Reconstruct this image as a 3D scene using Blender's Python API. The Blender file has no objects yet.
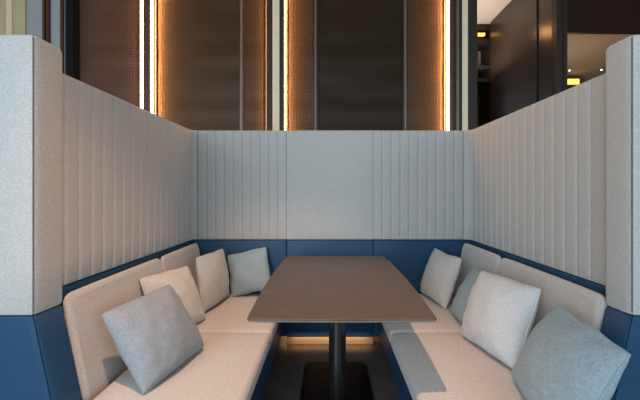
import bpy, bmesh, math, random
from mathutils import Vector, Matrix, noise

S = bpy.context.scene
COL = S.collection
rnd = random.Random(7)

# ------------------------------------------------------------------ helpers
def link(name, verts, faces, mat, parent=None, smooth=True):
    me = bpy.data.meshes.new(name)
    me.from_pydata([tuple(v) for v in verts], [], faces)
    bm = bmesh.new(); bm.from_mesh(me)
    bmesh.ops.remove_doubles(bm, verts=bm.verts, dist=1e-5)
    bmesh.ops.recalc_face_normals(bm, faces=bm.faces)
    bm.to_mesh(me); bm.free()
    if smooth:
        me.polygons.foreach_set('use_smooth', [True] * len(me.polygons))
        me.set_sharp_from_angle(angle=math.radians(38))
    me.materials.append(mat)
    o = bpy.data.objects.new(name, me)
    COL.objects.link(o)
    if parent: o.parent = parent
    return o

def empty(name, loc=(0, 0, 0)):
    o = bpy.data.objects.new(name, None)
    o.empty_display_size = .1
    o.location = loc
    COL.objects.link(o)
    return o

def tag(o, label, cat, group=None):
    o['label'] = label; o['category'] = cat
    if group: o['group'] = group
    return o

def struct(o):
    o['kind'] = 'structure'
    return o

class MB:
    def __init__(s): s.v = []; s.f = []
    def add(s, v, f):
        n = len(s.v); s.v += [Vector(p) for p in v]; s.f += [tuple(i + n for i in q) for q in f]
    def build(s, name, mat, parent=None, off=(0, 0, 0), smooth=True):
        o = Vector(off)
        return link(name, [p - o for p in s.v], s.f, mat, parent, smooth)

def box(x0, x1, y0, y1, z0, z1, b=0.0):
    """box with optional rounded edges -> verts, faces"""
    bm = bmesh.new()
    bmesh.ops.create_cube(bm, size=1)
    for v in bm.verts:
        v.co = Vector(((x0 + x1) / 2 + v.co.x * (x1 - x0), (y0 + y1) / 2 + v.co.y * (y1 - y0), (z0 + z1) / 2 + v.co.z * (z1 - z0)))
    if b: bmesh.ops.bevel(bm, geom=bm.edges[:], offset=b, segments=3, affect='EDGES', profile=.5)
    bm.verts.index_update()
    v = [q.co.copy() for q in bm.verts]; f = [[q.index for q in p.verts] for p in bm.faces]
    bm.free()
    return v, f

def boxobj(name, mat, x0, x1, y0, y1, z0, z1, b=0.0, parent=None):
    m = MB(); m.add(*box(x0, x1, y0, y1, z0, z1, b)); return m.build(name, mat, parent)

def cushion_box(x0, x1, y0, y1, z0, z1, r, bulge=(0, 0, 0), k=5, m=10):
    """upholstered block: grid on six faces, rounded edges of radius r, faces bulged outward"""
    c = Vector(((x0 + x1) / 2, (y0 + y1) / 2, (z0 + z1) / 2))
    h = ((x1 - x0) / 2, (y1 - y0) / 2, (z1 - z0) / 2)
    def ax(hh):
        e = [-hh + r * (1 - math.cos(i / k * math.pi / 2)) if False else -hh + r * i / k for i in range(k)]
        mid = [-hh + r + (2 * hh - 2 * r) * i / m for i in range(m + 1)]
        return e + mid + [-q for q in reversed(e)]
    A = [ax(q) for q in h]
    verts, faces = [], []
    for d in range(3):
        a, b_ = (d + 1) % 3, (d + 2) % 3
        for s in (-1, 1):
            n = len(verts); na, nb = len(A[a]), len(A[b_])
            for i in range(na):
                for j in range(nb):
                    p = [0, 0, 0]; p[d] = s * h[d]; p[a] = A[a][i]; p[b_] = A[b_][j]
                    q = Vector([max(-h[t] + r, min(h[t] - r, p[t])) for t in range(3)])
                    dd = Vector(p) - q
                    o = q + dd.normalized() * r
                    for t in range(3):
                        if bulge[t]:
                            u = [o[w] / h[w] for w in range(3)]
                            w1, w2 = (t + 1) % 3, (t + 2) % 3
                            o[t] += bulge[t] * u[t] * max(0, 1 - u[w1] ** 4) * max(0, 1 - u[w2] ** 4)
                    verts.append(o + c)
            for i in range(na - 1):
                for j in range(nb - 1):
                    faces.append((n + i * nb + j, n + (i + 1) * nb + j, n + (i + 1) * nb + j + 1, n + i * nb + j + 1))
    return verts, faces

def tube(pts, r, seg=8, closed=False):
    pts = [Vector(p) for p in pts]; n = len(pts); v = []; f = []
    prev = None
    for i, p in enumerate(pts):
        if closed: t = pts[(i + 1) % n] - pts[i - 1]
        else: t = pts[min(i + 1, n - 1)] - pts[max(i - 1, 0)]
        t.normalize()
        a = prev - t * prev.dot(t) if prev else t.orthogonal()
        a.normalize(); prev = a; b = t.cross(a)
        for s in range(seg):
            an = 2 * math.pi * s / seg
            v.append(p + a * r * math.cos(an) + b * r * math.sin(an))
    for i in range(n if closed else n - 1):
        i2 = (i + 1) % n
        for s in range(seg):
            s2 = (s + 1) % seg
            f.append((i * seg + s, i * seg + s2, i2 * seg + s2, i2 * seg + s))
    if not closed:
        f.append(tuple(range(seg))[::-1]); f.append(tuple((n - 1) * seg + s for s in range(seg)))
    return v, f

def lathe(prof, c, seg=40):
    v = []; f = []
    for r, z in prof:
        for s in range(seg):
            a = 2 * math.pi * s / seg
            v.append(Vector((c[0] + r * math.cos(a), c[1] + r * math.sin(a), c[2] + z)))
    for i in range(len(prof) - 1):
        for s in range(seg):
            s2 = (s + 1) % seg
            f.append((i * seg + s, i * seg + s2, (i + 1) * seg + s2, (i + 1) * seg + s))
    f.append(tuple(range(seg))[::-1]); f.append(tuple((len(prof) - 1) * seg + s for s in range(seg)))
    return v, f

def prism_y(poly, y0, y1):
    """cross-section polygon (x,z) extruded along y"""
    n = len(poly)
    v = [Vector((x, y0, z)) for x, z in poly] + [Vector((x, y1, z)) for x, z in poly]
    f = [tuple(range(n)), tuple(range(2 * n - 1, n - 1, -1))]
    f += [(i, (i + 1) % n, n + (i + 1) % n, n + i) for i in range(n)]
    return v, f

# ------------------------------------------------------------------ materials
def mat_base(name):
    m = bpy.data.materials.new(name); m.use_nodes = True
    nt = m.node_tree; b = nt.nodes['Principled BSDF']
    return m, nt, b

def N(nt, t, **kw):
    n = nt.nodes.new(t)
    for k, v in kw.items(): setattr(n, k, v)
    return n

def plain(name, col, rough=.6, metal=0.0, spec=.5):
    m, nt, b = mat_base(name)
    tc = N(nt, 'ShaderNodeTexCoord'); nz = N(nt, 'ShaderNodeTexNoise')
    nz.inputs['Scale'].default_value = 9; nz.inputs['Detail'].default_value = 5
    nt.links.new(tc.outputs['Object'], nz.inputs['Vector'])
    mx = N(nt, 'ShaderNodeMix', data_type='RGBA')
    mx.inputs['A'].default_value = (*[c * .92 for c in col], 1); mx.inputs['B'].default_value = (*[min(1, c * 1.08) for c in col], 1)
    nt.links.new(nz.outputs['Fac'], mx.inputs['Factor']); nt.links.new(mx.outputs['Result'], b.inputs['Base Color'])
    b.inputs['Roughness'].default_value = rough; b.inputs['Metallic'].default_value = metal
    b.inputs['Specular IOR Level'].default_value = spec
    return m

def fabric(name, c1, c2, scale=260, bump=.35, streak=(1, 1, 1), sheen=.15, big=.08):
    """woven upholstery: fine two-tone fleck plus a soft larger mottling"""
    m, nt, b = mat_base(name)
    tc = N(nt, 'ShaderNodeTexCoord'); mp = N(nt, 'ShaderNodeMapping'); mp.inputs['Scale'].default_value = streak
    nt.links.new(tc.outputs['Object'], mp.inputs['Vector'])
    n1 = N(nt, 'ShaderNodeTexNoise'); n1.inputs['Scale'].default_value = scale; n1.inputs['Detail'].default_value = 3
    n2 = N(nt, 'ShaderNodeTexNoise'); n2.inputs['Scale'].default_value = scale * .55; n2.inputs['Detail'].default_value = 4
    for n in (n1, n2): nt.links.new(mp.outputs['Vector'], n.inputs['Vector'])
    add = N(nt, 'ShaderNodeMath', operation='ADD')
    nt.links.new(n1.outputs['Fac'], add.inputs[0]); nt.links.new(n2.outputs['Fac'], add.inputs[1])
    rp = N(nt, 'ShaderNodeMapRange'); rp.inputs['From Min'].default_value = .80; rp.inputs['From Max'].default_value = 1.20
    nt.links.new(add.outputs[0], rp.inputs['Value'])
    mx = N(nt, 'ShaderNodeMix', data_type='RGBA')
    mx.inputs['A'].default_value = (*c1, 1); mx.inputs['B'].default_value = (*c2, 1)
    nt.links.new(rp.outputs['Result'], mx.inputs['Factor'])
    nt.links.new(mx.outputs['Result'], b.inputs['Base Color'])
    bp = N(nt, 'ShaderNodeBump'); bp.inputs['Strength'].default_value = bump; bp.inputs['Distance'].default_value = .0015
    nt.links.new(add.outputs[0], bp.inputs['Height']); nt.links.new(bp.outputs['Normal'], b.inputs['Normal'])
    b.inputs['Roughness'].default_value = .95; b.inputs['Specular IOR Level'].default_value = .15
    b.inputs['Sheen Weight'].default_value = sheen; b.inputs['Sheen Roughness'].default_value = .6
    return m

def emit(name, col, st):
    m, nt, b = mat_base(name)
    b.inputs['Base Color'].default_value = (*col, 1)
    b.inputs['Emission Color'].default_value = (*col, 1); b.inputs['Emission Strength'].default_value = st
    return m

def mesh_metal(name, c1, c2, wob=.02, rough=.42):
    """bronze wire-mesh cladding: fine weave with a rippled moire"""
    m, nt, b = mat_base(name)
    tc = N(nt, 'ShaderNodeTexCoord')
    nz = N(nt, 'ShaderNodeTexNoise'); nz.inputs['Scale'].default_value = 3.2; nz.inputs['Detail'].default_value = 1
    nt.links.new(tc.outputs['Object'], nz.inputs['Vector'])
    vm = N(nt, 'ShaderNodeVectorMath', operation='MULTIPLY_ADD'); vm.inputs[1].default_value = (wob, 0, wob)
    nt.links.new(nz.outputs['Color'], vm.inputs[0]); nt.links.new(tc.outputs['Object'], vm.inputs[2])
    ws = []
    for d, sc in (('X', 34), ('Z', 30)):
        w = N(nt, 'ShaderNodeTexWave', wave_type='BANDS', bands_direction=d); w.inputs['Scale'].default_value = sc / 1.6
        nt.links.new(vm.outputs[0], w.inputs['Vector']); ws.append(w)
    mu = N(nt, 'ShaderNodeMath', operation='MULTIPLY')
    nt.links.new(ws[0].outputs['Fac'], mu.inputs[0]); nt.links.new(ws[1].outputs['Fac'], mu.inputs[1])
    # long soft ripples of the hanging mesh
    mp = N(nt, 'ShaderNodeMapping'); mp.inputs['Scale'].default_value = (.5, 1, 3.2)
    nt.links.new(tc.outputs['Object'], mp.inputs['Vector'])
    n2 = N(nt, 'ShaderNodeTexNoise'); n2.inputs['Scale'].default_value = 1.7; n2.inputs['Detail'].default_value = 0
    nt.links.new(mp.outputs['Vector'], n2.inputs['Vector'])
    rp = N(nt, 'ShaderNodeMapRange'); rp.inputs['From Min'].default_value = .0; rp.inputs['From Max'].default_value = 1.
    nt.links.new(mu.outputs[0], rp.inputs['Value'])
    mx = N(nt, 'ShaderNodeMix', data_type='RGBA')
    mx.inputs['A'].default_value = (*c1, 1); mx.inputs['B'].default_value = (*c2, 1)
    nt.links.new(rp.outputs['Result'], mx.inputs['Factor'])
    nt.links.new(mx.outputs['Result'], b.inputs['Base Color'])
    ad = N(nt, 'ShaderNodeMath', operation='MULTIPLY_ADD'); ad.inputs[1].default_value = .035
    nt.links.new(mu.outputs[0], ad.inputs[0]); nt.links.new(n2.outputs['Fac'], ad.inputs[2])
    bp = N(nt, 'ShaderNodeBump'); bp.inputs['Strength'].default_value = .5; bp.inputs['Distance'].default_value = .06
    nt.links.new(ad.outputs[0], bp.inputs['Height']); nt.links.new(bp.outputs['Normal'], b.inputs['Normal'])
    b.inputs['Metallic'].default_value = .4; b.inputs['Specular IOR Level'].default_value = .2; b.inputs['Roughness'].default_value = rough
    return m

def wood(name, c1, c2, rough=.35, sc=(1.2, 14, 14), spec=.5):
    m, nt, b = mat_base(name)
    tc = N(nt, 'ShaderNodeTexCoord'); mp = N(nt, 'ShaderNodeMapping'); mp.inputs['Scale'].default_value = sc
    nt.links.new(tc.outputs['Object'], mp.inputs['Vector'])
    nz = N(nt, 'ShaderNodeTexNoise'); nz.inputs['Scale'].default_value = 6; nz.inputs['Detail'].default_value = 8; nz.inputs['Distortion'].default_value = .3
    nt.links.new(mp.outputs['Vector'], nz.inputs['Vector'])
    rp = N(nt, 'ShaderNodeMapRange'); rp.inputs['From Min'].default_value = .3; rp.inputs['From Max'].default_value = .7
    nt.links.new(nz.outputs['Fac'], rp.inputs['Value'])
    mx = N(nt, 'ShaderNodeMix', data_type='RGBA')
    mx.inputs['A'].default_value = (*c1, 1); mx.inputs['B'].default_value = (*c2, 1)
    nt.links.new(rp.outputs['Result'], mx.inputs['Factor']); nt.links.new(mx.outputs['Result'], b.inputs['Base Color'])
    bp = N(nt, 'ShaderNodeBump'); bp.inputs['Strength'].default_value = .08; bp.inputs['Distance'].default_value = .002
    nt.links.new(nz.outputs['Fac'], bp.inputs['Height']); nt.links.new(bp.outputs['Normal'], b.inputs['Normal'])
    b.inputs['Roughness'].default_value = rough; b.inputs['Specular IOR Level'].default_value = spec
    return m

def plank_floor(name):
    m, nt, b = mat_base(name)
    tc = N(nt, 'ShaderNodeTexCoord'); mp = N(nt, 'ShaderNodeMapping'); mp.inputs['Rotation'].default_value = (0, 0, math.radians(38))
    nt.links.new(tc.outputs['Object'], mp.inputs['Vector'])
    br = N(nt, 'ShaderNodeTexBrick'); br.inputs['Scale'].default_value = 1
    br.inputs['Brick Width'].default_value = .55; br.inputs['Row Height'].default_value = .11; br.inputs['Mortar Size'].default_value = .002
    br.inputs['Color1'].default_value = (.125, .10, .083, 1); br.inputs['Color2'].default_value = (.095, .076, .063, 1); br.inputs['Mortar'].default_value = (.06, .05, .04, 1)
    nt.links.new(mp.outputs['Vector'], br.inputs['Vector']); nt.links.new(br.outputs['Color'], b.inputs['Base Color'])
    b.inputs['Roughness'].default_value = .34
    return m

M = {}
M['screen'] = fabric('grey_tweed', (.385, .372, .36), (.535, .52, .50), 400, .35)
M['seat'] = fabric('oatmeal_upholstery', (.43, .395, .365), (.63, .58, .545), 400, .35)
M['white'] = fabric('pale_wool', (.48, .485, .49), (.66, .66, .665), 400, .35)
M['cream'] = fabric('cream_linen', (.45, .425, .39), (.60, .57, .53), 380, .35)
M['ecru'] = fabric('grey_beige_linen', (.40, .375, .345), (.53, .50, .465), 380, .35)
M['blue'] = fabric('slub_blue_linen', (.22, .29, .325), (.345, .42, .455), 150, .4, (1, 1, 5))
M['dusk'] = fabric('slub_grey_linen', (.205, .235, .265), (.30, .335, .37), 150, .4, (1, 1, 5))
M['navy'] = plain('navy_leather', (.014, .056, .122), .42, 0, .35)
M['seam'] = plain('dark_thread', (.13, .13, .13), .9)
M['table'] = wood('dark_walnut', (.062, .041, .030), (.105, .073, .055), .38)
M['edge'] = plain('table_edge_veneer', (.26, .21, .175), .4)
M['steel'] = plain('dark_brushed_steel', (.12, .115, .11), .24, .9)
M['black'] = plain('black_powder_coat', (.010, .010, .010), .55, 0, .08)
M['brass'] = plain('brushed_brass', (.85, .52, .27), .45, .5)
M['floor'] = plank_floor('dark_plank_floor')
M['mesh'] = mesh_metal('glow_lifted_bronze_mesh', (.032, .020, .012), (.11, .066, .038))  # wire colour raised to strengthen the orange glow of the light strips
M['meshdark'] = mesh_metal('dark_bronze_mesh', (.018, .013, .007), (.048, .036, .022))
M['copper'] = mesh_metal('copper_mesh', (.075, .036, .024), (.27, .135, .09), .035)
M['bronze'] = plain('dark_bronze', (.045, .032, .026), .42, .5)
M['darkmetal'] = plain('blackened_metal', (.034, .028, .023), .5, .2, .2)
M['silver'] = plain('satin_aluminium', (.45, .45, .46), .4, .8)
M['line'] = plain('dull_steel', (.16, .14, .12), .5, .6)
M['ivory'] = plain('ivory_lacquer', (.74, .63, .43), .5)
M['olive'] = plain('beige_plaster', (.50, .42, .27), .7)
M['bluegrey'] = plain('blue_grey_panel', (.33, .35, .38), .4)
M['redbrown'] = plain('red_brown_metal', (.10, .04, .022), .45, .3)
M['ceiling'] = plain('ceiling_paint', (.52, .47, .43), .9)
M['tan'] = plain('tan_plaster', (.42, .35, .29), .85)
M['panelwood'] = plain('bronze_veneer', (.050, .034, .024), .27, .18)
M['header'] = plain('dark_brown_veneer', (.020, .009, .005), .5, 0, .15)
M['led'] = emit('led_warm', (1, .60, .25), 18)
M['glow'] = emit('cove_amber', (1, .52, .10), 1.8)
M['lamp'] = emit('downlight_lens', (1, .86, .66), 8)

# ------------------------------------------------------------------ camera
f, CX, CY, H = 305.0, 328.4, 191.0, 1.2
cam = bpy.data.cameras.new('camera'); co = bpy.data.objects.new('camera', cam); COL.objects.link(co)
cam.sensor_width = 36; cam.lens = 36 * f / 640
cam.shift_x = -(CX - 320) / 640; cam.shift_y = -(200 - CY) / 640
co.location = (0, 0, H); co.rotation_euler = (math.radians(90), 0, 0)
cam.clip_start = .05
S.camera = co

# ------------------------------------------------------------------ booth geometry
BACK = 2.385           # face of the back screen
XL, XR = -1.055, 1.10  # faces of the side screens
ZT, ZN = 1.677, .815   # screen top, top of the navy band
NEAR = {-1: 1.158, 1: 1.144}   # where the side screens meet the padded end wings

def fluted(path, grooves, z0, z1, t, depth=.008, per=12, inward=1):
    """padded screen: path = list of plan points; vertical channels between grooves (arc lengths)"""
    P = [Vector(p) for p in path]; L = [0]
    for i in range(1, len(P)): L.append(L[-1] + (P[i] - P[i - 1]).length)
    def at(s):
        s = max(0, min(L[-1], s))
        for i in range(1, len(P)):
            if s <= L[i] + 1e-9:
                k = (s - L[i - 1]) / (L[i] - L[i - 1]); return P[i - 1].lerp(P[i], k)
        return P[-1].copy()
    ss = []
    for g0, g1 in zip(grooves[:-1], grooves[1:]):
        for i in range(per):
            u = i / per; ss.append((g0 + (g1 - g0) * (.5 - .5 * math.cos(math.pi * u)), u))
    ss.append((grooves[-1], 0.0))
    prof = [(z0, -t, 0), (z0, -.014, 0), (z0 + .004, -.005, .5), (z0 + .014, 0, 1)]
    prof += [(z0 + .014 + (z1 - .03 - z0 - .014) * i / 8, 0, 1) for i in range(1, 9)]
    prof += [(z1 - .016, -.003, .9), (z1 - .006, -.009, .6), (z1, -.022, .25), (z1, -t, 0)]
    v = []; fa = []; m = len(prof)
    for s, u in ss:
        p = at(s); tg = (at(s + .004) - at(s - .004)).normalized(); nr = Vector((-tg.y, tg.x)) * inward
        uu = .5 - .5 * math.cos(math.pi * u)
        b = -depth * abs(2 * uu - 1) ** 7
        for z, e, w in prof:
            q = p + nr * (e + b * w); v.append(Vector((q.x, q.y, z)))
    n = len(ss)
    for i in range(n - 1):
        for j in range(m):
            j2 = (j + 1) % m; fa.append((i * m + j, i * m + j2, (i + 1) * m + j2, (i + 1) * m + j))
    fa.append(tuple(range(m))); fa.append(tuple((n - 1) * m + j for j in range(m)))
    return v, fa

def side_path(sx, xw, xs):
    """plan path of a side screen from the wing to the back corner, with its small rounded corner"""
    r = abs(xw - xs)
    pts = [(xw, NEAR[int(sx)]), (xw, BACK - r - .004)]
    for i in range(1, 9):
        a = i / 8 * math.pi / 2
        pts.append((xw - sx * r * (1 - math.cos(a)), BACK - r - .004 + (r + .002) * math.sin(a)))
    return pts

XSL, XSR = -1.027, 1.060   # where the back screen's fluting starts and ends
CL, CR = -.3275, .349      # plain middle panel

def side_screen(sx, xw, xs, xi, label, nfl):
    root = empty('privacy_screen', (xw, 1.7, 0))
    off = root.location
    path = side_path(sx, xw, xs)
    Ln = sum((Vector(b) - Vector(a)).length for a, b in zip(path[:-1], path[1:]))
    gs = [Ln * i / nfl for i in range(nfl + 1)]
    m = MB(); m.add(*fluted(path, gs, ZN + .003, ZT, .09, inward=-1 if sx < 0 else 1))
    m.build('fluted_panel', M['screen'], root, off)
    # padded end wing: plan outline with a stitched notch at its leading corner
    yf, yb, ztop, zb = 1.042, NEAR[int(sx)] + .005, 1.74, .771
    xo = xw + sx * .115
    rr = .011
    def wing_plan(x_in):
        c = [(x_in + sx * .05, yb)]
        for i in range(5):                       # rear inner corner
            a = i / 4 * math.pi / 2
            c.append((x_in + sx * .016 * (1 - math.sin(a)), yb - .016 * (1 - math.cos(a))))
        # leading corner : two soft edges with a seam between them
        c += [(x_in, yf + .03), (x_in + sx * .0012, yf + .014), (x_in + sx * .004, yf + .008), (x_in + sx * .0095, yf + .0075),
              (x_in + sx * .0085, yf + .003), (x_in + sx * .014, yf + .0008), (x_in + sx * .03, yf)]
        c += [(xo - sx * .02, yf), (xo, yf + .02), (xo, yb)]
        return c
    def loft(rows):
        v = []; fa = []; n = len(rows[0][0])
        for plan, z, ins in rows:
            cx = sum(p[0] for p in plan) / n; cy = sum(p[1] for p in plan) / n
            for x, y in plan:
                dx, dy = cx - x, cy - y
                v.append(Vector((x + math.copysign(min(abs(dx), ins), dx), y + math.copysign(min(abs(dy), ins), dy), z)))
        k = len(rows)
        for i in range(k - 1):
            for j in range(n):
                j2 = (j + 1) % n; fa.append((i * n + j, i * n + j2, (i + 1) * n + j2, (i + 1) * n + j))
        fa.append(tuple(range(n))); fa.append(tuple((k - 1) * n + j for j in range(n)))
        return v, fa
    pl = wing_plan(xi)
    rows = [(pl, zb + .001, .010), (pl, zb + .004, .003), (pl, zb + .012, 0)] + [(pl, zb + .012 + (ztop - .02 - zb - .012) * i / 6, 0) for i in range(1, 7)]
    rows += [(pl, ztop - .009, .0022), (pl, ztop - .003, .007), (pl, ztop, .016)]
    m = MB(); m.add(*loft(rows)); w = m.build('end_wing', M['screen'], root, off)
    w['label'] = 'tall padded grey end wing with stitched corner'
    sm = MB(); sm.add(*tube([(xi + sx * .0075, yf + .0062, zb + .012), (xi + sx * .0075, yf + .0062, ztop - .012)], .0022, 6))
    sm.build('seam', M['seam'], w, off)
    # navy leather foot of the wing, raked like the backrest
    rows = []
    for i in range(9):
        z = .05 + (zb - .05) * i / 8
        ins = .008 if i == 8 else 0
        rows.append((wing_plan(xi - sx * .2145 * (zb - max(z, .40))), z, ins))
        if i == 7: rows.append((wing_plan(xi - sx * .2145 * .008), zb - .008, .001))
    m = MB(); m.add(*loft(rows)); wb = m.build('wing_base', M['navy'], root, off)
    wb['label'] = 'raked navy leather foot of the end wing'
    tag(root, label, 'booth screen', 'fluted side screens of the booth')
    return root

side_screen(-1, XL, XSL, -1.006, 'tall fluted grey fabric screen with end wing, on the left side of the booth', 18)
side_screen(1, XR, XSR, 1.036, 'tall fluted grey fabric screen with end wing, on the right side of the booth', 18)

# back screen
root = empty('privacy_screen', ((CL + CR) / 2, BACK + .04, 0)); off = root.location
for x0, x1, n in ((XSL + .001, CL - .002, 10), (CR + .002, XSR - .001, 10)):
    m = MB(); gs = [(x1 - x0) * i / n for i in range(n + 1)]
    m.add(*fluted([(x0, BACK), (x1, BACK)], gs, ZN + .003, ZT, .09, inward=-1))
    m.build('fluted_panel', M['screen'], root, off)
m = MB(); m.add(*fluted([(CL, BACK - .004), (CR, BACK - .004)], [0, CR - CL], ZN + .003, ZT, .094, depth=.006, per=60, inward=-1))
o = m.build('plain_panel', M['screen'], root, off); o['label'] = 'smooth middle panel of grey fabric'
for x0, x1, y in ((XL - .03, CL - .002, BACK + .002), (CL, CR, BACK - .004), (CR + .002, XR + .03, BACK + .002)):
    m = MB(); m.add(*cushion_box(x0, x1, y, BACK + .07, .058, ZN, .009, (0, 0, 0), 3, 4))
    m.build('lower_panel', M['navy'], root, off)
o = boxobj('kick_plate', M['brass'], CL, CR, BACK + .004, BACK + .07, .0, .056, .001, None); o.parent = root; o.matrix_parent_inverse = Matrix.Translation(-Vector(off))
o['label'] = 'brass kick plate along the floor'
tag(root, 'low grey back screen of the booth with a smooth middle panel, behind the table', 'booth screen')

# ------------------------------------------------------------------ benches
SEATZ = .41
def bench(sx, xfront, xback, xw, label, split_seat, split_back):
    root = empty('bench_seat', (sx * .65, 1.65, 0)); off = root.location
    yn, yfar = .95, BACK - .006
    # navy plinth with raked front
    xr = xw - sx * .1455                                   # rear of the seat, clear of the end wing
    zb = .322
    m = MB(); m.add(*prism_y([(xfront + sx * .016, zb), (xfront + sx * .050, .055), (xr, .055), (xr, zb)], yn + .02, yfar))
    xa, xb = sorted((xr + sx * .001, xw - sx * .024))
    m.add(*box(xa, xb, NEAR[int(sx)] + .012, yfar, .055, zb))
    m.build('base', M['navy'], root, off)
    m = MB(); m.add(*prism_y([(xfront + sx * .11, .0545), (xfront + sx * .11, 0), (xr, 0), (xr, .0545)], yn + .06, yfar))
    o = m.build('toe_kick', M['black'], root, off)
    # navy backboard whose top edge shows under the screen
    xa = xw + sx * .008
    m = MB(); m.add(*box(min(xa, xw + sx * .03), max(xa, xw + sx * .03), NEAR[int(sx)] + .01, yfar - .004, .055, ZN, .006))
    m.build('backboard', M['navy'], root, off)
    # seat cushions
    for y0, y1 in ((yn, split_seat - .0015), (split_seat + .0015, yfar - .004)):
        xa, xb = sorted((xfront, xr))
        m = MB(); v, fa = cushion_box(xa, xb, y0, y1, .324, SEATZ - .004, .024, (0, 0, .007), 5, 12)
        m.add(v, fa); m.build('seat_cushion', M['seat'], root, off)
    # back cushions, raked
    for y0, y1 in ((NEAR[int(sx)] + .012, split_back - .0015), (split_back + .0015, yfar - .006)):
        xa, xb = sorted((xback, xback + sx * .085))
        v, fa = cushion_box(xa, xb, y0, y1, zb + .004, .798, .036, (.016, 0, .004), 5, 12)
        out = []
        xlim = xw - sx * .026
        for p in v:
            t = (p.z - SEATZ) / (.798 - SEATZ)
            k = abs(p.x - xback) / .085                 # 0 front .. 1 rear
            fx = xback + sx * .080 * max(t, 0)                  # raked front
            bx = xlim - sx * .03 * (1 - t)
            p = Vector((fx + (bx - fx) * k if k <= 1.5 else p.x, p.y, p.z))
            if sx * (p.x - xlim) > 0: p.x = xlim
            out.append(p)
        m = MB(); m.add(out, fa); m.build('back_cushion', M['seat'], root, off)
    tag(root, label, 'bench', 'upholstered booth benches')
    return root
bench(-1, -.321, -.930, XL, 'oatmeal upholstered bench on a navy base, left of the table', 1.722, 1.845)
bench(1, .347, .962, XR, 'oatmeal upholstered bench on a navy base, right of the table', 1.722, 1.862)

# ------------------------------------------------------------------ table
TX, Y0, Y1, TZ = .049, 1.098, 2.16, .74
root = empty('dining_table', (TX, (Y0 + Y1) / 2, 0)); off = root.location
def table_plan(ins):
    hw = .3445 - ins; bow = .016; pts = []
    ya, yb = Y0 + ins, Y1 - ins; r = .009; rb = .035
    for i in range(25):
        t = i / 24; y = ya + r + (yb - ya - r - rb) * t
        pts.append((TX + hw + bow * (1 - (2 * t - 1) ** 2), y))
    for i in range(1, 6):
        a = i / 6 * math.pi / 2; pts.append((TX + hw - rb + rb * math.cos(a), yb - rb + rb * math.sin(a)))
    pts.append((TX, yb + .004))
    left = [(2 * TX - x, y) for x, y in reversed(pts[:-1])]
    pts += left
    for i in range(1, 6):
        a = i / 6 * math.pi / 2; pts.append((TX - hw + r - r * math.cos(a), ya + r - r * math.sin(a)))
    pts.append((TX, ya - .004))
    for i in range(1, 6):
        a = i / 6 * math.pi / 2; pts.append((TX + hw - r + r * math.sin(a), ya + r - r * math.cos(a)))
    return pts
def loft_plan(rows):
    v = []; fa = []; n = len(rows[0][0])
    for p, z in rows: v += [Vector((x, y, z)) for x, y in p]
    for i in range(len(rows) - 1):
        for j in range(n):
            j2 = (j + 1) % n; fa.append((i * n + j, i * n + j2, (i + 1) * n + j2, (i + 1) * n + j))
    fa.append(tuple(range(n))); fa.append(tuple((len(rows) - 1) * n + j for j in range(n)))
    return v, fa
m = MB(); m.add(*loft_plan([(table_plan(.001), TZ - .006), (table_plan(0), TZ - .003), (table_plan(.0015), TZ)]))
top = m.build('tabletop', M['table'], root, off)
m = MB(); m.add(*loft_plan([(table_plan(.03), TZ - .026), (table_plan(.004), TZ - .0135), (table_plan(.001), TZ - .0062)]))
o = m.build('tabletop_edge', M['edge'], top, off); o['label'] = 'lighter bevelled edge band'
m = MB(); m.add(*lathe([(.062, 0), (.062, .006), (.0455, .012), (.0455, .69), (.075, .694), (.075, .700)], (TX - .001, 1.627, .0145), 48))
m.build('pedestal', M['steel'], root, off)
def rrect(x0, x1, y0, y1, r, n=6):
    pts = []
    for cx, cy, a0 in ((x1 - r, y1 - r, 0), (x0 + r, y1 - r, 90), (x0 + r, y0 + r, 180), (x1 - r, y0 + r, 270)):
        for i in range(n + 1):
            a = math.radians(a0 + 90 * i / n); pts.append((cx + r * math.cos(a), cy + r * math.sin(a)))
    return pts
m = MB(); m.add(*loft_plan([(rrect(-.163, .257, 1.137, 2.117, .05), 0), (rrect(-.163, .257, 1.137, 2.117, .05), .011), (rrect(-.159, .253, 1.141, 2.113, .048), .014)]))
m.build('base_plate', M['black'], root, off)
tag(root, 'dark walnut table with a steel pedestal, between the two benches', 'table')

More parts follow.
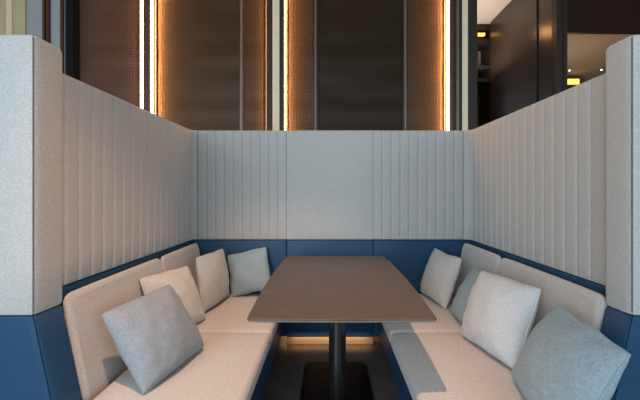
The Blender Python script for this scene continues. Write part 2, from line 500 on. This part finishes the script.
# ------------------------------------------------------------------ pillows
def pillow(mat, c, n, up, size, T, label, seed, group='throw pillows on the benches', w=1.0):
    n = Vector(n).normalized(); up = Vector(up); up = (up - n * up.dot(n)).normalized()
    X = (-n).cross(up)
    R = Matrix((X, -n, up)).transposed().to_4x4()
    root_mat = Matrix.Translation(Vector(c)) @ R
    hs = size / 2; K = 30; P = []
    sd = Vector((seed * 3.7, seed * 1.3, seed * 2.1))
    grid = {}
    def edge_xy(u, v):
        q_ = v
        k = .022
        x = hs * w * u * (1 - k * (1 - v * v)); z = hs * v * (1 - k * (1 - u * u))
        cr = 1 - .014 * (u * q_ * u * q_) ** 4
        x *= cr; z *= cr
        wob = noise.noise(Vector((u * 1.6, v * 1.6, 0)) + sd) * .010
        return x + wob * (1 - abs(v)) , z + noise.noise(Vector((u * 1.7, 4, v * 1.7)) + sd) * .010 * (1 - abs(u))
    v = []; fa = []
    for side in (-1, 1):
        for i in range(K + 1):
            for j in range(K + 1):
                u = math.sin((i / K - .5) * math.pi); q = math.sin((j / K - .5) * math.pi)
                x, z = edge_xy(u, q)
                base = max(0, (1 - u * u) * (1 - q * q))
                t = T / 2 * base ** .46
                # gathers running in from the corners, plus soft dents
                d = max(0, min(1, abs(u) * abs(q) * 1.6))
                ang = math.atan2(abs(q), abs(u) + 1e-6)
                ga = math.sin(ang * 15 + seed + noise.noise(Vector((u * 2, q * 2, side)) + sd) * 2.5) * .0040 * d * (1 - max(abs(u), abs(q)) ** 6)
                de = noise.noise(Vector((u * 1.3, q * 1.3, side * 2)) + sd) * .012 * base ** .5 + noise.noise(Vector((u * 4, q * 4, side * 3)) + sd) * .007 * base ** .5
                v.append(Vector((x, side * max(0, t + ga + de) if base > 1e-6 else 0, z - .012 * base)))
        b0 = 0 if side == -1 else (K + 1) ** 2
        for i in range(K):
            for j in range(K):
                a = b0 + i * (K + 1) + j; fa.append((a, a + K + 1, a + K + 2, a + 1))
    o = link('throw_pillow', v, fa, mat)
    o.matrix_world = root_mat
    ring = []
    for k in range(4):
        for i in range(16):
            s = -1 + 2 * i / 16
            u, q = [(s, 1), (1, -s), (-s, -1), (-1, s)][k]
            x, z = edge_xy(u, q); ring.append((x, 0, z))
    m = MB(); m.add(*tube(ring, .0032, 6, True)); m.build('piping', mat, o)
    return tag(o, label, 'pillow', group)

T = .18
pillow(M['dusk'], (-.757, 1.358, .574), (.79, -.24, .56), (-.56, .12, .82), .352, T, 'grey-blue linen pillow at the front of the left bench, nearest the camera', 1)
pillow(M['cream'], (-.868, 1.728, .582), (.86, -.26, .43), (-.41, .17, .89), .340, .135, 'plain cream pillow leaning behind the front grey-blue one on the left bench', 2)
pillow(M['ecru'], (-.793, 2.110, .598), (.98, -.14, .15), (-.15, .04, .99), (.350), .125, 'beige pillow leaning beside a blue one, deep in the corner of the left bench', 3)
pillow(M['blue'], (-.600, 2.308, .590), (-.12, -.96, .26), (-.20, .26, .94), .310, .11, 'small blue pillow leaning on the navy back panel in the left corner', 4)
pillow(M['cream'], (.802, 2.200, .586), (-.93, -.17, .33), (.34, .04, .94), .350, .15, 'off-white pillow farthest back on the right bench, near the back panel', 5)
pillow(M['blue'], (.860, 1.830, .570), (-.86, .10, .47), (.49, .03, .87), .330, .11, 'blue pillow mostly hidden behind the large off-white one on the right bench', 6)
pillow(M['white'], (.828, 1.500, .595), (-.90, -.20, .38), (.36, .11, .93), .366, .18, 'large off-white pillow standing in the middle of the right bench', 7)
pillow(M['blue'], (.820, 1.077, .578), (-.87, .12, .48), (.47, -.11, .88), .356, .17, 'light blue slub pillow at the front of the right bench, nearest the camera', 8)

# ------------------------------------------------------------------ room behind the booth
YW = 2.95
def X(px, y=YW): return (px - CX) * y / f
def strip(name, mat, p0, p1, y0, y1, z0=0, z1=3.5, b=0.0):
    return boxobj(name, mat, X(p0, y0), X(p1, y0), y0, y1, z0, z1, b)

struct(boxobj('floor', M['floor'], -4.2, 6.5, -3.2, 7.2, -.1, 0))
struct(boxobj('ceiling', M['ceiling'], -4.2, 6.5, -3.2, 7.2, 3.5, 3.6))
struct(boxobj('wall_left', M['olive'], -4.2, -4.1, .6, YW + .08, 0, 3.5))
struct(boxobj('wall_back', M['darkmetal'], -4.2, X(477.5), YW + .09, YW + .2, 0, 3.5))

# mesh panels: each its own framed screen
n_trim = [0]
def trim(mat, p0, p1, d=.0, t=.08, **k):
    n_trim[0] += 1
    return struct(strip('trim_%d' % n_trim[0], mat, p0, p1, YW - d, YW + .085, **k))

def mesh_panel(mat, p0, p1, label, d=0.0):
    x0, x1 = X(p0), X(p1)
    root = empty('mesh_panel', ((x0 + x1) / 2, YW, 0)); off = root.location
    m = MB(); v = []; fa = []
    nx, nz = 8, 60
    for i in range(nx + 1):                    # gently rippled woven-metal sheet
        for j in range(nz + 1):
            u, w = i / nx, j / nz
            y = YW + .03 + .004 * noise.noise(Vector((u * 2 + p0, w * 9, 0)))
            v.append(Vector((x0 + .012 + (x1 - x0 - .024) * u, y, .06 + 3.38 * w)))
    n = len(v); v += [p + Vector((0, .006, 0)) for p in v]
    for i in range(nx):
        for j in range(nz):
            a = i * (nz + 1) + j; q = (a, a + nz + 1, a + nz + 2, a + 1)
            fa.append(q); fa.append(tuple(k + n for k in reversed(q)))
    for j in range(nz):
        for a in (j, nx * (nz + 1) + j): fa.append((a, a + 1, a + 1 + n, a + n))
    for i in range(nx):
        for a in (i * (nz + 1), i * (nz + 1) + nz): fa.append((a, a + nz + 1, a + nz + 1 + n, a + n))
    m.add(v, fa); m.build('mesh_sheet', mat, root, off)
    fr = MB()
    for b in ((x0, x0 + .013, .04, 3.46), (x1 - .013, x1, .04, 3.46)): fr.add(*box(b[0], b[1], YW + .012, YW + .06, b[2], b[3]))
    for z in (.04, 3.44): fr.add(*box(x0 + .013, x1 - .013, YW + .012, YW + .06, z, z + .02))
    fr.build('frame', M['bronze'], root, off)
    return tag(root, label, 'wall panel', 'woven metal wall panels')

mesh_panel(M['copper'], 73.5, 139, 'reddish copper mesh panel with wavy ripples, left of the two bright light strips')
mesh_panel(M['mesh'], 154, 240, 'bronze mesh panel glowing along its left edge, right of the two bright light strips')
mesh_panel(M['mesh'], 242, 266.5, 'narrow bronze mesh panel glowing orange, just left of the middle ivory post')
mesh_panel(M['mesh'], 285.8, 314.5, 'narrow bronze mesh panel glowing orange, just right of the middle ivory post')
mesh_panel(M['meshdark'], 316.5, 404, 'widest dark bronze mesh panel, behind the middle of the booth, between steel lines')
mesh_panel(M['mesh'], 406.5, 446, 'bronze mesh panel glowing along its right edge, left of the right ivory post')
for p0, p1 in ((240.2, 241.8), (314.7, 316.3), (404.4, 406.2)):
    trim(M['line'], p0, p1, .004)

def led(p0, p1, label, y=YW - .012):
    x0, x1 = X(p0, y), X(p1, y)
    root = empty('led_strip', ((x0 + x1) / 2, y, 0)); off = root.location
    boxobj2 = MB(); boxobj2.add(*box(x0, x1, y + .008, y + .02, .05, 3.45)); boxobj2.build('housing', M['silver'], root, off)
    d = MB(); d.add(*box(x0 + .001, x1 - .001, y - .012, y + .0075, .055, 3.445, .002)); d.build('diffuser', M['led'], root, off)
    return tag(root, label, 'light strip', 'vertical warm light strips')
trim(M['redbrown'], 138.7, 139.5, .045)  # fin added to block the first strip's light from the copper mesh
led(140.3, 142.9, 'wide bright vertical light strip beside the copper mesh, leftmost of all')
led(150.9, 153.2, 'thin bright light strip right of the red-brown post, beside the wide one')
led(284.7, 285.2, 'hairline vertical light strip along the right side of the middle ivory post')
led(446.6, 448.8, 'bright vertical light strip left of the right ivory post')

trim(M['redbrown'], 143.6, 150.2, .03)
trim(M['darkmetal'], 268.2, 272.2, .03); trim(M['ivory'], 272.4, 279.4, .025); trim(M['darkmetal'], 279.6, 283.8, .03)
trim(M['redbrown'], 449.4, 453, .02); trim(M['darkmetal'], 453.2, 456.4, .03); trim(M['line'], 456.6, 459.2, .035); trim(M['darkmetal'], 459.4, 462, .03)
trim(M['ivory'], 462.2, 468, .025); trim(M['darkmetal'], 468.2, 477.2, .03)
# left-hand piers and glazing bars
trim(M['olive'], -60, 5.6, .02); trim(M['ivory'], 5.8, 11.6, .05); trim(M['olive'], 11.8, 25, .03)
trim(M['bluegrey'], 25.2, 42.2, .01); trim(M['redbrown'], 42.4, 44.4, .05); trim(M['darkmetal'], 44.5, 46.2, .03); trim(M['redbrown'], 46.3, 48, .05)
trim(M['bluegrey'], 48.2, 60, .02); trim(M['redbrown'], 60.2, 62.4, .05); trim(M['silver'], 62.6, 65.4, .03); trim(M['black'], 65.6, 73, .05)

# right: corridor with bronze wall, post, header and a room beyond
XP = 2.21
struct(boxobj('wall_right', M['panelwood'], XP, XP + .06, YW - .02, 4.16, 0, 3.5))
struct(boxobj('trim_31', M['darkmetal'], XP - .012, XP, 3.216, 3.228, 0, 3.5))
struct(strip('trim_32', M['bronze'], 556.5, 563.5, YW - .08, YW - .022)); struct(strip('trim_33', M['darkmetal'], 563.7, 567.5, YW - .09, YW - .022))
struct(boxobj('wall_passage', M['header'], X(567.8, YW - .08), 6.3, YW - .08, YW - .05, 2.69, 3.5))
struct(boxobj('wall_far', M['tan'], 1.45, 6.4, 6.6, 6.7, 0, 3.5))
struct(boxobj('wall_outer', M['tan'], 6.3, 6.4, YW + .1, 6.6, 0, 3.5))

# display niche at the end of the corridor
y = 4.19
def XX(px): return X(px, y)
root = empty('display_cabinet', (XX(484), y, 0)); off = root.location
m = MB()
m.add(*box(XX(474), XX(477.8), y, y + .35, 0, 3.48)); m.add(*box(XX(490.5), XX(498), y, y + .35, 0, 3.48)); m.add(*box(XX(477.8), XX(490.5), y + .3, y + .35, 0, 3.48))
m.add(*box(XX(477.8), XX(490.5), y, y + .3, 3.43, 3.48))
m.build('carcass', M['bronze'], root, off)
for z in (3.25, 2.88, 2.70, 1.9):
    m = MB(); m.add(*box(XX(477.9), XX(490.4), y + .005, y + .299, z, z + .05)); m.build('shelf', M['darkmetal'], root, off)
m = MB(); m.add(*box(XX(477.9), XX(490.4), y + .27, y + .299, 2.935, 3.245)); m.build('back_panel', M['tan'], root, off)
tag(root, 'dark shelving niche with a warm light at the end of the right corridor', 'cabinet')
m = MB(); m.add(*box(XX(478.2), XX(486), y + .02, y + .06, 3.35, 3.385, .005)); o = m.build('shelf_light', M['glow'])
tag(o, 'small amber light glowing under the top of the corridor niche', 'lamp')

# room beyond the header: soffit, spotlights, amber counter
struct(boxobj('ceiling_passage', M['tan'], XP + .07, 6.29, YW + .1, 6.59, 3.2, 3.26))
def spot(px, py, label, axis):
    z = 3.2; d = f * (z - .03 - H) / (CY - py); x = (px - CX) * d / f
    root = empty('ceiling_spotlight', (x, d, z)); off = root.location
    m = MB(); m.add(*lathe([(.014, -.008), (.015, -.004), (.015, 0)], (x, d, z), 20)); m.build('mount', M['darkmetal'], root, off)
    m = MB(); m.add(*lathe([(.013, -.045), (.015, -.042), (.015, -.0085)], (x, d, z), 20)); m.build('lamp_body', M['ivory'], root, off)
    m = MB(); m.add(*lathe([(.010, -.049), (.012, -.0455)], (x, d, z), 20)); m.build('lens', M['lamp'], root, off)
    return tag(root, label, 'spotlight', 'small spotlights in the room beyond')
spot(569.5, 69.5, 'small ceiling spotlight beyond the opening, close against the dark post', 0)
spot(601.5, 69, 'small ceiling spotlight beyond the opening, close to the right end wing', 0)
root = empty('lit_shelf', (4.2, 5.2, 0)); off = root.location
d = 5.2
m = MB(); m.add(*box(X(567, d), X(578.5, d), d, d + .3, 0, 3.125, .004)); m.build('cabinet_body', M['bronze'], root, off)
m = MB(); m.add(*box(X(567, d), X(578.5, d), d - .02, d - .001, 3.015, 3.105, .003)); m.build('light_panel', M['glow'], root, off)
tag(root, 'tall cabinet with an amber light panel, seen beside the dark post on the right', 'cabinet')

# ------------------------------------------------------------------ light
def area(name, loc, target, sx, sy, e, col):
    l = bpy.data.lights.new(name, 'AREA'); l.shape = 'RECTANGLE'; l.size = sx; l.size_y = sy; l.energy = e; l.color = col
    o = bpy.data.objects.new(name, l); COL.objects.link(o); o.location = loc
    o.rotation_euler = (Vector(target) - Vector(loc)).to_track_quat('-Z', 'Y').to_euler()
    return o
area('window_daylight', (-2.1, -2.6, 1.9), (.1, 1.6, 1.0), 3.2, 2.4, 145, (.70, .88, 1.0))
area('window_daylight_right', (3.0, -2.2, 1.9), (0, 1.6, 1.0), 2.0, 2.2, 58, (.70, .88, 1.0))
def spotl(name, loc, tgt, e, size, blend, r, col):
    l = bpy.data.lights.new(name, 'SPOT'); l.energy = e; l.spot_size = math.radians(size); l.spot_blend = blend; l.shadow_soft_size = r; l.color = col
    o = bpy.data.objects.new(name, l); COL.objects.link(o); o.location = loc
    o.rotation_euler = (Vector(tgt) - Vector(loc)).to_track_quat('-Z', 'Y').to_euler()
spotl('ceiling_downlight', (-.23, .28, 3.42), (-.30, 1.40, .45), 265, 48, .75, .03, (1.0, .60, .38))
def cove(px, e, d):
    # slim light line tucked beside the post, washing the mesh next to it (d = +1 to the right, -1 to the left)
    return area('cove_light', (X(px, YW - .005), YW - .005, 1.75), (X(px) + d, YW + .22, 1.75), .012, 3.3, e, (1, .47, .15))
cove(153.8, 20, 1); cove(267.4, 16, -1); cove(285.8, 20, 1); cove(445.9, 18, -1)
area('kick_plate_fill', (.01, 2.325, .056), (.01, 2.372, .0), .62, .012, .22, (1, .70, .45))  # unseen light added to brighten the brass kick plate
area('corridor_ceiling_fill', (1.8, 3.9, 2.7), (1.8, 3.9, 3.5), .3, .3, 7, (1, .88, .76))  # no fixture here: added to lift the corridor ceiling
pt = bpy.data.lights.new('passage_lamp', 'POINT'); pt.energy = 22; pt.color = (1, .72, .45); pt.shadow_soft_size = .15
po = bpy.data.objects.new('passage_lamp', pt); COL.objects.link(po); po.location = (3.2, 4.4, 2.2)
pt = bpy.data.lights.new('wall_highlight_fill', 'POINT'); pt.energy = 2.4; pt.color = (1, .46, .16); pt.shadow_soft_size = .06  # unseen point light, placed and tinted for the copper highlight on the wall
po = bpy.data.objects.new('wall_highlight_fill', pt); COL.objects.link(po); po.location = (1.85, 3.58, 3.07)

w = bpy.data.worlds.new('room_ambient'); S.world = w; w.use_nodes = True
bg = w.node_tree.nodes['Background']; bg.inputs['Color'].default_value = (.72, .87, 1.0, 1); bg.inputs['Strength'].default_value = .36
S.view_settings.view_transform = 'Standard'; S.view_settings.look = 'None'
S.view_settings.exposure = .2; S.view_settings.gamma = 1
